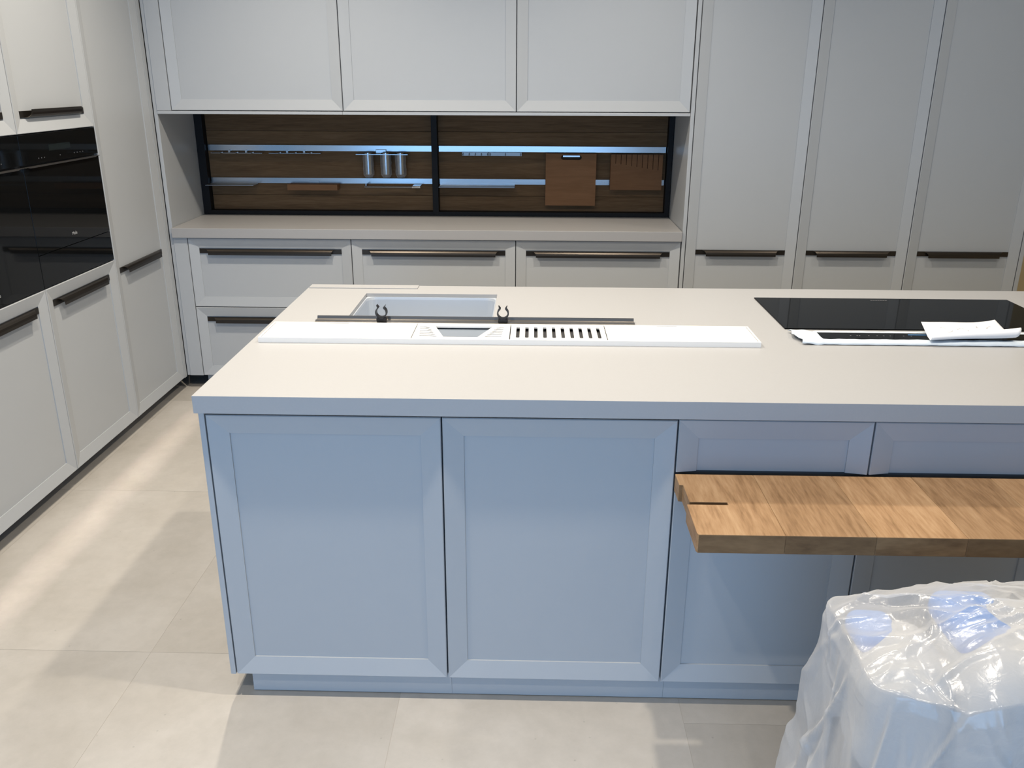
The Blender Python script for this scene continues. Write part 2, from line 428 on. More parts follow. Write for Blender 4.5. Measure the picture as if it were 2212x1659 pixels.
# ------------------------------------------------------------------ back run
YB = 2.574; TOP = 2.46
BG = [-1.0065, -0.1255, 0.7550, 1.6310]
names = ['with corner filler beside the left tall run', 'in the middle of the back run', 'next to the tall cabinets']
dr = lambda: [(0.478, 0.858, dict(kind='drawer', handle='top')), (0.079, 0.478, dict(kind='drawer', handle='top'))]
for i in range(3):
    cabinet('base_cabinet', 'grey two-drawer base cabinet ' + names[i], (BG[i], YB, 0), 0, BG[i + 1] - BG[i], 0.60, 0.079, 0.858, dr(), 'back run base cabinets')
panel_thing('filler_panel', 'narrow grey filler strip left of the back base drawers under the worktop', 'panel', -1.0815, -1.0080, YB, YB + 0.02, 0.079, 0.858)
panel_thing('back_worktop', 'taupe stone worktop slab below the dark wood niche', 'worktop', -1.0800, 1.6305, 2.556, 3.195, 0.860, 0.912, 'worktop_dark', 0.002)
wn = ['beside the left tall run', 'in the middle above the niche', 'next to the tall cabinets']
for i in range(3):
    cabinet('wall_cabinet', 'grey lift-door wall cabinet above the niche, ' + wn[i], (BG[i], YB, 0), 0, BG[i + 1] - BG[i], 0.62, 1.508, TOP, [(1.508, TOP, dict())], 'wall cabinets over the niche', plinth=False)
panel_thing('filler_panel', 'narrow grey filler strip left of the wall cabinet doors', 'panel', -1.0815, -1.0080, YB, YB + 0.02, 1.508, TOP)
panel_thing('pelmet_strip', 'short grey pelmet strip under the first wall cabinet', 'trim', -1.0815, -0.1305, YB + 0.001, 3.19, 1.4915, 1.5065)
panel_thing('pelmet_strip', 'long grey pelmet strip under the second and third wall cabinets', 'trim', -0.1295, 1.6325, YB + 0.001, 3.19, 1.4915, 1.5065)
panel_thing('side_panel', 'grey cheek panel closing the niche on the left', 'panel', -1.1005, -1.0815, 2.579, 3.19, 0.079, TOP)
panel_thing('side_panel', 'slim grey cheek panel between niche and tall cabinets', 'panel', 1.6345, 1.6535, YB + 0.002, 3.19, 0.079, TOP)

# tall cabinets
TG = [1.6560, 2.2395, 2.8235, 3.4100]
tn = ['beside the niche', 'in the middle of three', 'at the far right end']
for i in range(3):
    cabinet('tall_cabinet', 'tall grey one-door cabinet ' + tn[i], (TG[i], YB, 0), 0, TG[i + 1] - TG[i], 0.61, 0.079, TOP, [(0.079, TOP, dict(handle='tall'))], 'tall cabinets on the right')
panel_thing('side_panel', 'grey end panel closing the tall cabinets at the right', 'panel', 3.4120, 3.4330, YB, 3.19, 0.0, TOP)

# niche back wall: black frame, dark oak planks, steel rails
NY = 3.053
n = thing('niche_backsplash', 'black metal framed dark oak back panel with steel hanging rails', 'backsplash', (0.27, NY, 0.912), world_parts=True)
for x0, x1 in ((-1.0905 + 0.01, -1.036), (0.264, 0.297), (1.603, 1.6300)):
    obj('post', B((x0, x1, NY, NY + 0.075, 0.914, 1.490), bev=0.0008), 'black_metal', n)
bays = ((-1.036, 0.264), (0.297, 1.603))
for x0, x1 in bays:
    obj('bottom_rail', B((x0, x1, NY, NY + 0.075, 0.914, 0.936)), 'black_metal', n)
    for z0, z1 in ((0.937, 1.021), (1.0225, 1.091), (1.118, 1.273), (1.302, 1.3805), (1.382, 1.489)):
        obj('plank', B((x0 + 0.001, x1 - 0.001, NY + 0.050, NY + 0.066, z0, z1), bev=0.0008), 'dark_oak', n)
    for z0, z1 in ((1.089, 1.1205), (1.271, 1.3045)):
        obj('hanging_rail', B((x0 + 0.004, x1 - 0.004, NY + 0.040, NY + 0.062, z0, z1), bev=0.001), 'steel', n, 'brushed steel hanging rail')

# things hanging from the rails
def stem_rack(x0, x1, label):
    t = thing('stemware_rack', label, 'rack', ((x0 + x1) / 2, 3.09, 1.268), group='steel racks on the upper rail', world_parts=True)
    w = x1 - x0; yf, yb = 3.052, 3.092
    cuts = [(0.185, 0.218), (0.485, 0.518), (0.785, 0.818)]
    out = [(x0, yb), (x0, yf)]
    for a, b in cuts:
        out += [(x0 + a * w, yf), (x0 + a * w, yb - 0.012), (x0 + b * w, yb - 0.012), (x0 + b * w, yf)]
    out += [(x1, yf), (x1, yb)]
    bm = bmesh.new(); prism(bm, out, 1.2600, 1.2625); obj('plate', bm, 'steel', t)
    for a, b in cuts:
        obj('lip', B((x0 + b * w, x0 + b * w + 0.006, yf, yf + 0.025, 1.2625, 1.2672)), 'steel', t)
    for a in (0.33, 0.66): obj('hanger_hook', B((x0 + a * w - 0.006, x0 + a * w + 0.006, yb - 0.012, yb + 0.0005, 1.2625, 1.2760)), 'steel', t)
stem_rack(-1.003, -0.707, 'slotted steel glass rack at the left end of the upper rail')
stem_rack(-0.669, -0.371, 'slotted steel glass rack second from left on the upper rail')

t = thing('canister_rack', 'steel plate rack holding three canisters on the upper rail', 'rack', (-0.01, 3.09, 1.262), world_parts=True)
cx = [-0.099, 0.002, 0.086]
def circ(x, y, r, n=20): return [(x + r * math.cos(2 * PI * k / n), y + r * math.sin(2 * PI * k / n)) for k in range(n)]
obj('plate', plate(rect(-0.163, 0.132, 3.018, 3.092), [circ(x, 3.050, 0.0265) for x in cx], 1.2585, 1.2612), 'steel', t)
obj('hanger_hook', B((-0.06, 0.0, 3.080, 3.0925, 1.2613, 1.283), bev=0.002), 'steel', t)
lab = ['left', 'middle', 'right']
for k, x in enumerate(cx):
    c = thing('canister', 'cylindrical steel canister in clear wrap, %s of three in the hanging rack' % lab[k], 'canister', (x, 3.050, 1.146), group='canisters in the hanging rack')
    bm = bmesh.new()
    prof = [(0.0, 0.0), (0.0225, 0.0), (0.0245, 0.003), (0.0245, 0.122), (0.0225, 0.122), (0.0225, 0.006), (0, 0.006)]
    rings = [[bm.verts.new((r * math.cos(2 * PI * j / 24), r * math.sin(2 * PI * j / 24), z)) for j in range(24)] if r > 0 else [bm.verts.new((0, 0, z))] for r, z in prof]
    for a, b in zip(rings, rings[1:]):
        for j in range(24):
            if len(a) == 1: bm.faces.new((a[0], b[j], b[(j + 1) % 24]))
            elif len(b) == 1: bm.faces.new((a[j], a[(j + 1) % 24], b[0]))
            else: bm.faces.new((a[j], a[(j + 1) % 24], b[(j + 1) % 24], b[j]))
    bmesh.ops.recalc_face_normals(bm, faces=bm.faces[:])
    obj('cup', bm, 'steel', c, smooth=False)
    bm = bmesh.new(); rnd = random.Random(k + 5)
    rings = []
    for q in range(9):
        z = -0.016 + 0.130 * q / 8
        rings.append([bm.verts.new((math.cos(a) * (0.029 + 0.004 * rnd.random() - (0.012 if q == 0 else 0)), math.sin(a) * (0.029 + 0.004 * rnd.random() - (0.012 if q == 0 else 0)), z)) for a in [2 * PI * j / 18 for j in range(18)]])
    for a, b in zip(rings, rings[1:]):
        for j in range(18): bm.faces.new((a[j], a[(j + 1) % 18], b[(j + 1) % 18], b[j]))
    bm.faces.new(rings[0])
    obj('plastic_wrap', bm, 'clear_wrap', c, 'crinkled clear plastic wrap', smooth=True)

def rail_shelf(x0, x1, z, label):
    t = thing('rail_shelf', label, 'shelf', ((x0 + x1) / 2, 3.09, z), group='thin shelves on the lower rail', world_parts=True)
    obj('shelf_plate', B((x0, x1, 2.995, 3.088, z, z + 0.003)), 'steel_dull', t)
    obj('back_lip', B((x0, x1, 3.0885, 3.0925, z, z + 0.012)), 'steel', t)
rail_shelf(-1.0345, -0.757, 1.084, 'thin steel shelf on the lower rail in the left corner')
rail_shelf(0.306, 0.738, 1.0815, 'long thin steel shelf on the lower rail right of the centre post')
t = thing('wooden_ledge', 'small beech wood ledge hooked on the lower rail', 'shelf', (-0.43, 3.05, 1.058), world_parts=True)
obj('block', B((-0.571, -0.281, 3.025, 3.088, 1.0575, 1.0905), bev=0.0015), 'beech', t)
obj('hanger_hook', B((-0.46, -0.40, 3.0875, 3.0925, 1.08, 1.105)), 'steel', t)
t = thing('towel_bar', 'round steel towel bar hanging from the lower rail', 'towel bar', (0.04, 3.03, 1.075), world_parts=True)
bm = bmesh.new(); tube(bm, [(-0.122, 3.02, 1.079), (0.150, 3.02, 1.079)], 0.0062, 12); obj('bar', bm, 'alu_dark', t, smooth=False)
bm = bmesh.new(); tube(bm, [(0.1505, 3.02, 1.079), (0.198, 3.02, 1.079)], 0.0068, 12); obj('end_cap', bm, 'steel', t)
obj('bracket', B((0.155, 0.200, 3.02, 3.0925, 1.086, 1.089)), 'steel', t)
obj('bracket', B((-0.116, -0.112, 3.02, 3.0925, 1.082, 1.0955)), 'steel', t)
for x0, x1, nh, label in ((0.435, 0.588, 5, 'short steel hook strip with five hooks on the upper rail'), (0.5905, 0.777, 3, 'steel hook strip with three hooks, left of the chopping board')):
    t = thing('hook_strip', label, 'hook strip', ((x0 + x1) / 2, 3.085, 1.25), group='hook strips on the upper rail', world_parts=True)
    obj('strip', B((x0, x1, 3.0855, 3.0925, 1.2500, 1.2705), bev=0.0008), 'steel_dull', t)
    for k in range(nh):
        x = x0 + 0.006 + (x1 - x0 - 0.012) * k / (nh - 1)
        bm = bmesh.new(); tube(bm, [(x, 3.086, 1.266), (x, 3.076, 1.262), (x, 3.070, 1.254), (x, 3.066, 1.258)], 0.0018, 6); obj('hook', bm, 'alu_dark', t)
# chopping board
t = thing('chopping_board', 'rectangular beech chopping board with slot grip hanging in the niche', 'chopping board', (1.06, 3.06, 0.976), world_parts=True)
obj('board', plate(rect(0.9150, 1.2020, 0.9765, 1.2680), [rrect(1.0005, 1.1185, 1.2335, 1.2585, 0.0142)], 3.058, 3.080, 'y'), 'beech', t)
obj('hanger', B((1.012, 1.107, 3.046, 3.0575, 1.2500, 1.2580), (1.020, 1.099, 3.0575, 3.0925, 1.2500, 1.2540)), 'steel', t, 'bright steel hanger through the slot')
t = thing('knife_block', 'beech knife block with nine slots beside the right post', 'knife block', (1.44, 3.05, 1.068), world_parts=True)
x0, x1, z0, z1 = 1.2840, 1.5770, 1.0685, 1.2655
out = [(x0, z0), (x1, z0), (x1, z1)]
for k in reversed(range(9)):
    xs = 1.3110 + k * 0.0302; L = 0.050 + 0.034 * k / 8 * 1.05
    out += [(xs + 0.0015, z1), (xs + 0.0015 , z1 - L), (xs - 0.0015, z1 - L), (xs - 0.0015, z1)]
out += [(x0, z1)]
bm = bmesh.new(); prism(bm, out, 3.045, 3.070, 'y'); obj('block', bm, 'beech', t)
obj('back_board', B((x0, x1, 3.0705, 3.086, z0, z1)), 'beech', t)

# ------------------------------------------------------------------ left run (fronts face +x)
XL = -1.1025; QUARTER = PI / 2
LG = [0.732, 1.337, 1.9405, 2.5375]
cn = ['nearest the camera, oven above', 'second, oven above']
for i in (0, 1):
    cabinet('oven_cabinet', 'grey tall oven housing with doors above and below, ' + ('nearer the camera' if i == 0 else 'next to the corner cabinet'),
            (XL, LG[i], 0), QUARTER, LG[i + 1] - LG[i], 0.62, 0.074, TOP,
            [(0.074, 0.8655, dict(handle='top')), (1.4605, TOP, dict(handle='bottom'))], 'oven housings on the left', cut=(0.864, 1.4625), recess=0.15)
cabinet('tall_cabinet', 'tall warm grey one-door cabinet in the left corner beside the ovens', (XL, LG[2], 0), QUARTER, LG[3] - LG[2], 0.62, 0.074, TOP, [(0.074, TOP, dict(handle='tall'))], recess=0.15)
cabinet('tall_cabinet', 'tall warm grey one-door cabinet left of the large oven', (XL, 0.125, 0), QUARTER, 0.605, 0.62, 0.074, TOP, [(0.074, TOP, dict(handle='tall'))], recess=0.15)
panel_thing('filler_panel', 'grey corner filler post between left run and back run', 'panel', XL - 0.02, XL + 0.001, 2.5395, 2.5725, 0.074, TOP)

def text_mesh(s, size):
    cu = bpy.data.curves.new('logo', 'FONT'); cu.body = s; cu.size = size; cu.align_x = 'CENTER'; cu.extrude = 0.0001; cu.resolution_u = 3
    o = bpy.data.objects.new('logo_tmp', cu); COL.objects.link(o)
    dg = bpy.context.evaluated_depsgraph_get()
    me = bpy.data.meshes.new_from_object(o.evaluated_get(dg)); bpy.data.objects.remove(o)
    me.transform(Matrix.Rotation(PI / 2, 4, 'X'))     # stands upright facing -y
    return me
def oven(i, label, split):
    W = LG[i + 1] - LG[i]
    t = thing('oven', label, 'oven', (XL, LG[i], 0.866), QUARTER, 'built-in black glass ovens')
    z = lambda v: v - 0.866
    g = 0.0015
    obj('housing', B((0.02, W - 0.02, 0.0225, 0.52, 0.0, z(1.459))), 'dark_trim', t)
    cp = obj('control_panel', B((g, W - g, 0.002, 0.022, z(1.3475), z(1.4585)), bev=0.0008), 'black_glass', t)
    obj('display_reflection', B((W * 0.34, W * 0.62, 0.0014, 0.0021, z(1.388), z(1.412))), 'display_reflection', cp)  # slightly paler rectangle, a reflection on the glass put into colour
    for k, u in enumerate((0.20, 0.235, 0.27, 0.47, 0.66, 0.70, 0.74, 0.78)):
        obj('touch_symbol', B((W * u - 0.0018, W * u + 0.0018, 0.0014, 0.0021, z(1.364), z(1.3675))), 'print_dim', cp)
    zb = 1.001 if split else 0.8685
    d = obj('oven_door', B((g, W - g, 0.002, 0.022, z(zb), z(1.336)), bev=0.0008), 'black_glass', t)
    out = [(0.004, z(1.337)), (0.030, z(1.3375)), (0.042, z(1.334)), (W - 0.042, z(1.334)), (W - 0.030, z(1.3375)), (W - 0.004, z(1.337)), (W - 0.004, z(1.3395)), (0.004, z(1.3395))]
    bm = bmesh.new(); prism(bm, out, -0.006, 0.006, 'y'); obj('grip_edge', bm, 'alu_dark', d, 'slim metal grip edge along the door top')
    me = text_mesh('Miele', 0.0190); lg = obj('logo', me, 'print_grey', d); lg.location = (W * 0.49, 0.0016, z(zb) + 0.036)
    if split:
        obj('warming_drawer', B((g, W - g, 0.002, 0.022, z(0.8685), z(0.9985)), bev=0.0008), 'black_glass', t)
oven(0, 'large black glass oven at the left picture edge', False)
oven(1, 'black glass compact oven over a warming drawer, right of the large oven', True)

# ------------------------------------------------------------------ island
H = 0.9208; YD = 0.014
IG = [0.0207, 0.6203, 1.2145, 1.7020, 2.1900, 2.6780, 3.0400]
iname = ['at the left end', 'second from left']
for i in (0, 1):
    cabinet('island_cabinet', 'island cabinet with one large framed door, ' + iname[i], (IG[i], YD, 0), 0, IG[i + 1] - IG[i], 0.62, 0.075, 0.8670, [(0.075, 0.8670, dict())], 'island cabinets', plinth=False)
jn = ['next to the large doors', 'directly behind the plastic bundle', 'right of the plastic bundle', 'narrow at the right end']
for i in (2, 3, 4, 5):
    cabinet('island_cabinet', 'island cabinet behind the oak bar, ' + jn[i - 2], (IG[i], YD, 0), 0, IG[i + 1] - IG[i], 0.62, 0.075, 0.8670,
            [(0.7240, 0.8670, dict(kind='drawer', open_bottom=True)), (0.075, 0.668, dict())], 'island cabinets', plinth=False)
panel_thing('side_panel', 'grey end panel on the left side of the island', 'panel', 0.0050, 0.0195, YD, 1.215, 0.0765, 0.8745)
panel_thing('island_rear_panel', 'grey rear panelling closing the island towards the back run', 'panel', 0.0200, 3.03, 0.640, 1.205, 0.0765, 0.690)
pl = thing('island_plinth', 'recessed blue-grey plinth board along the island base', 'plinth', (1.5, 0.045, 0), world_parts=True)
for x0, x1 in ((0.0560, 0.6280), (0.6285, 1.2300), (1.2305, 1.83), (1.8305, 2.98)):
    obj('plinth_board', B((x0, x1, 0.0400, 0.0560, 0.003, 0.0755)), 'paint', pl)
obj('base_frame', B((0.10, 2.98, 0.0565, 1.15, 0.0, 0.0755)), 'dark_trim', pl)

bm = plate(rect(0, 3.05, 0, 1.225), [rect(0.2350, 0.7170, 0.690, 1.0965)], H - 0.012, H)
for b_ in ((0, 3.05, 0, 0.04, 0.8745, H - 0.012), (0, 3.05, 1.185, 1.225, 0.8745, H - 0.012), (0, 0.04, 0.04, 1.185, 0.8745, H - 0.012), (3.01, 3.05, 0.04, 1.185, 0.8745, H - 0.012)):
    box(bm, *b_)
wt = obj('island_worktop', bm, 'worktop')
tag(wt, 'pale stone island worktop with rectangular sink cut-out', 'worktop')
panel_thing('cover_strip', 'thin white strip lying along the back left edge of the island', 'strip', 0.004, 0.414, 1.170, 1.222, H + 0.0002, H + 0.0035, 'worktop', 0.0005)

# sink bowl
sk = thing('sink', 'square steel undermount sink bowl in the island worktop', 'sink', (0.476, 0.893, 0.70), world_parts=True)
bm = bmesh.new(); rings = []
lv = [(0.9084, -0.006, 0.03), (0.9084, 0.005, 0.035), (0.900, 0.007, 0.035), (0.74, 0.010, 0.04), (0.722, 0.016, 0.05), (0.715, 0.034, 0.05)]
for z, ins, r in lv:
    rings.append([bm.verts.new((px, py, z)) for px, py in rrect(0.235 + ins, 0.717 - ins, 0.690 + ins, 1.0965 - ins, r, 6)])
for a, b in zip(rings, rings[1:]):
    for k in range(len(a)): bm.faces.new((a[k], a[(k + 1) % len(a)], b[(k + 1) % len(a)], b[k]))
bm.faces.new(rings[-1])
bmesh.ops.recalc_face_normals(bm, faces=bm.faces[:])
bmesh.ops.reverse_faces(bm, faces=bm.faces[:])
bw = obj('bowl', bm, 'sink_steel', sk, smooth=False)
so = bw.modifiers.new('thick', 'SOLIDIFY'); so.thickness = 0.0015; so.offset = 1
bm = bmesh.new(); prism(bm, circ(0.476, 0.893, 0.045, 24), 0.7155, 0.719); obj('drain', bm, 'steel', sk)

# white channel insert with covers, drainer and slotted tray
TZ = 0.0160
tr = thing('channel_insert', 'long white accessory channel with drainer and slotted section on the worktop', 'insert', (0.775, 0.551, H), world_parts=True)
tx0, tx1, ty0, ty1 = 0.0270, 1.5230, 0.4630, 0.6390
obj('tray', B((tx0, tx1, ty0, ty0 + 0.006, H + 0.0012, H + TZ), (tx0, tx1, ty1 - 0.006, ty1, H + 0.0012, H + TZ),
              (tx0, tx0 + 0.006, ty0 + 0.006, ty1 - 0.006, H + 0.0012, H + TZ), (tx1 - 0.006, tx1, ty0 + 0.006, ty1 - 0.006, H + 0.0012, H + TZ),
              (tx0, tx1, ty0, ty1, H + 0.0004, H + 0.0012)), 'white_plastic', tr)
obj('inner_floor', B((tx0 + 0.007, 0.575, ty0 + 0.007, ty1 - 0.007, H + 0.0013, H + 0.002), (0.690, tx1 - 0.007, ty0 + 0.007, ty1 - 0.007, H + 0.0013, H + 0.002)), 'slot_grey', tr)
obj('drip_pan', B((0.545, 0.730, ty0 + 0.012, ty1 - 0.012, H + 0.0021, H + 0.006)), 'grey_plastic', tr)
zt0, zt1 = H + 0.0115, H + TZ + 0.0002
iy0, iy1 = ty0 + 0.0066, ty1 - 0.0066
obj('cover', plate(rect(tx0 + 0.0085, 0.4832, iy0, iy1), [rrect(0.205, 0.268, 0.6235, 0.6295, 0.0028, 3)], zt0, zt1), 'white_plastic', tr)
obj('cover', plate(rect(1.0730, tx1 - 0.0085, iy0, iy1), [rrect(1.235, 1.300, 0.6235, 0.6295, 0.0028, 3)], zt0, zt1), 'white_plastic', tr)
slots = [rrect(0.7975 + 0.0274 * k, 0.8085 + 0.0274 * k, 0.4870, 0.6050, 0.005, 3) for k in range(10)]
obj('slotted_tray', plate(rect(0.7808, 1.0700, iy0, iy1), slots, zt0, zt1), 'white_plastic', tr)
# drainer: a trapezoid well and six ribs on either side
xc = 0.630
well = [(xc - 0.050, 0.487), (xc + 0.052, 0.487), (xc + 0.094, 0.604), (xc - 0.086, 0.604)]
holes = [well]
for k in range(6):
    yy = 0.4950 + k * 0.0190
    xr = xc - 0.064 - 0.0060 * k
    holes.append([(xr - 0.060 + 0.004 * k, yy), (xr - 0.028, yy), (xr - 0.010, yy - 0.008), (xr - 0.003, yy - 0.004), (xr - 0.022, yy + 0.0080), (xr - 0.060 + 0.004 * k, yy + 0.0080)])
    xr = xc + 0.068 + 0.0060 * k
    holes.append([(xr + 0.003, yy - 0.002), (xr + 0.010, yy - 0.006), (xr + 0.022, yy), (xr + 0.056 - 0.005 * k, yy), (xr + 0.056 - 0.005 * k, yy + 0.0080), (xr + 0.018, yy + 0.0080)])
obj('drainer', plate(rect(0.4862, 0.7778, iy0, iy1), holes, zt0, zt1), 'white_plastic', tr)

# dark aluminium profile with two pipe clips
pf = thing('rail_profile', 'dark aluminium profile strip lying between sink and white insert', 'profile', (0.66, 0.70, H), world_parts=True)
bm = bmesh.new()
prism(bm, [(0.668, H + 0.0003), (0.728, H + 0.0003), (0.728, H + 0.0145), (0.722, H + 0.0145), (0.719, H + 0.0065), (0.700, H + 0.0060), (0.697, H + 0.0085), (0.692, H + 0.0085), (0.690, H + 0.0045), (0.676, H + 0.0045), (0.674, H + 0.0065), (0.668, H + 0.0065)], 0.1440, 1.1755, 'x')
obj('profile', bm, 'alu_dark', pf)
for x, side in ((0.3595, 'left'), (0.7520, 'right')):
    c = thing('pipe_clip', 'black omega-shaped plastic pipe clip on the %s of the aluminium profile' % side, 'clip', (x, 0.695, H + 0.006), group='pipe clips')
    obj('foot', B((-0.0155, 0.0155, -0.011, 0.011, 0.0005, 0.0120), bev=0.001), 'black_plastic', c)
    ri, ro = 0.0150, 0.0190; zc = 0.0300; pts = []
    a0, a1 = math.radians(-232), math.radians(52)
    nn = 28
    for k in range(nn + 1): t_ = a0 + (a1 - a0) * k / nn; pts.append((ro * math.cos(t_), zc + ro * math.sin(t_)))
    ex, ez = pts[-1]
    tip = [(ex + 0.0025, ez + 0.0095), (ex - 0.0005, ez + 0.0065), (ex - 0.0050, ez + 0.001)]
    inner = []
    for k in range(nn + 1): t_ = a1 - (a1 - a0) * k / nn; inner.append((ri * math.cos(t_), zc + ri * math.sin(t_)))
    tip2 = [(-q[0], q[1]) for q in reversed(tip)]
    bm = bmesh.new(); prism(bm, pts + tip + inner + tip2, -0.010, 0.010, 'y'); obj('ring', bm, 'black_plastic', c)

# induction hob
hb = thing('hob', 'wide black glass induction hob set in the island worktop', 'hob', (2.1, 0.87, H), world_parts=True)
obj('glass', B((1.6480, 2.5520, 0.6640, 1.0720, H + 0.0002, H + 0.0042), bev=0.001), 'hob_glass', hb)
for k in range(7):
    obj('print_mark', B((2.055 + 0.0085 * k, 2.0615 + 0.0085 * k, 1.040, 1.046, H + 0.0042, H + 0.0044)), 'print_dim', hb)

# black glass control strip still lying in its foam wrap
pk = thing('wrapped_glass_strip', 'long black glass strip in pale blue foam wrapping before the hob', 'packaging', (2.2, 0.556, H), world_parts=True)
def ridge(x, y, s): return 0.0016 * math.sin(x * 61 + y * 90 + s) + 0.0012 * math.sin(x * 133 - y * 70 + 2 * s)
bm = bmesh.new()
NX, NY2 = 90, 14
px0, px1, py0, py1 = 1.648, 2.900, 0.4950, 0.6270
g = []
for i in range(NX + 1):
    row = []
    for j in range(NY2 + 1):
        u = i / NX; v = j / NY2
        x = px0 + (px1 - px0) * u ** 1.25; y = py0 + (py1 - py0) * v
        edge = min(v, 1 - v) * 2
        z = H + 0.0022 + 0.0080 * min(1, edge * 5) ** 0.6
        if x < 1.72: z += 0.004 * (1.72 - x) / 0.07 * (0.6 + 0.4 * math.sin(v * 17)) + ridge(x, y, 1); x += 0.010 * (v - 0.55) * -1 * (1 - u) ** 20 + 0.006 * math.sin(v * 9) * (1 - u) ** 30
        else: z += 0.25 * ridge(x, y, 2)
        row.append(bm.verts.new((x, y, z)))
    g.append(row)
for i in range(NX):
    for j in range(NY2): bm.faces.new((g[i][j], g[i + 1][j], g[i + 1][j + 1], g[i][j + 1]))
fw = obj('foam_wrap', bm, 'foam_wrap', pk, smooth=True)
so = fw.modifiers.new('t', 'SOLIDIFY'); so.thickness = 0.0012; so.offset = 1
gs = obj('glass_strip', B((1.7240, 2.860, 0.5250, 0.5900, H + 0.0060, H + 0.0128), bev=0.0006), 'hob_glass', pk)
for x in (1.815, 1.835, 1.842, 1.870, 1.895, 1.915, 1.935, 1.975, 1.998): obj('touch_symbol', B((x, x + 0.004, 0.556, 0.560, H + 0.0128, H + 0.0130)), 'print_dim', gs)
obj('tape', B((1.995, 2.330, 0.5680, 0.5720, H + 0.0129, H + 0.0136)), 'tape_blue', pk, 'blue tape strip')
tag(pk, pk['label'], 'packaging')

# curled paper sheet
pp = thing('paper_sheet', 'curled white paper sheet with faint sketches lying on the glass strip', 'paper', (2.16, 0.56, H + 0.014), world_parts=True)
def sheet_pt(u, v):
    x = 2.050 + 0.235 * u - 0.018 * (1 - v) * (1 - u)
    y = 0.500 + 0.118 * v + 0.020 * u
    z = H + 0.0145 + 0.020 * (1 - u) ** 2 * v + 0.028 * v * u ** 1.6 + 0.010 * abs(v - 0.25) * (1 + 0.6 * math.sin(u * 5)) + 0.006 * (1 - v) * u
    return Vector((x, y, z))
bm = bmesh.new(); NU, NV = 28, 16
g = [[bm.verts.new(sheet_pt(i / NU, j / NV)) for j in range(NV + 1)] for i in range(NU + 1)]
for i in range(NU):
    for j in range(NV): bm.faces.new((g[i][j], g[i + 1][j], g[i + 1][j + 1], g[i][j + 1]))
sh = obj('sheet', bm, 'paper', pp, smooth=True)
so = sh.modifiers.new('t', 'SOLIDIFY'); so.thickness = 0.0003
# the near edge rolls over itself into a loose curl
bm = bmesh.new(); g = []
for i in range(NU + 1):
    u = i / NU; row = []
    p = sheet_pt(u, 0.0)
    for j in range(13):
        a = PI * 1.15 * j / 12; rr = 0.0075 + 0.0085 * u ** 1.5
        row.append(bm.verts.new((p.x + 0.022 * u * (j / 12), p.y + 0.003 - rr * math.sin(a) * 1.1, p.z + rr * (1 - math.cos(a)) * 0.95 + 0.0003)))
    g.append(row)
for i in range(NU):
    for j in range(12): bm.faces.new((g[i][j], g[i + 1][j], g[i + 1][j + 1], g[i][j + 1]))
cu = obj('curl', bm, 'paper', pp, smooth=True)
so = cu.modifiers.new('t', 'SOLIDIFY'); so.thickness = 0.0003
bm = bmesh.new()
rnd = random.Random(8)
for u0, v0 in ((0.28, 0.62), (0.50, 0.62), (0.56, 0.55), (0.68, 0.70), (0.84, 0.66), (0.80, 0.58), (0.35, 0.5)):
    u, v = u0, v0
    for s in range(5):
        u2 = u + rnd.uniform(-0.03, 0.03); v2 = v + rnd.uniform(-0.08, 0.08)
        a, b = sheet_pt(u, v), sheet_pt(u2, v2)
        d = (b - a); 
        if d.length < 1e-4: continue
        w_ = Vector((-d.y, d.x, 0)).normalized() * 0.0004
        off = Vector((0, 0, 0.0007))
        bm.faces.new([bm.verts.new(q + off) for q in (a - w_, b - w_, b + w_, a + w_)])
        u, v = u2, v2
obj('pencil_marks', bm, 'pencil', pp)

# ------------------------------------------------------------------ oak bar board
bo = thing('oak_bar_board', 'thick solid oak bar board projecting from the island front', 'board', (1.9, -0.13, 0.673), world_parts=True)
bz0, bz1 = 0.6735, 0.7200
first = [(1.2145, 0.0120), (1.2150, -0.0500), (1.2246, -0.0520), (1.2250, -0.1410), (1.3150, -0.1410), (1.3150, -0.1535), (1.2170, -0.1535), (1.2165, -0.2900), (1.2195, -0.2975), (1.4113, -0.2975), (1.4113, 0.0120)]
def stave(pts):
    bm = bmesh.new(); prism(bm, pts, bz0, bz1)
    for f in bm.faces:
        if abs(f.normal.y) > 0.7 and abs(f.normal.z) < 0.3: f.material_index = 1
    o = obj('stave', bm, 'oak', bo); o.data.materials.append(MATS['oak_end'])
    m_ = o.modifiers.new('b', 'BEVEL'); m_.width = 0.0014; m_.segments = 2; m_.limit_method = 'ANGLE'; m_.angle_limit = math.radians(50)
stave(first)
xs = [1.4117, 1.6107, 1.8095, 2.0080, 2.2050, 2.4030, 2.6000]
for a, b in zip(xs, xs[1:]): stave(rect(a, b - 0.0004, -0.2975, 0.0120))

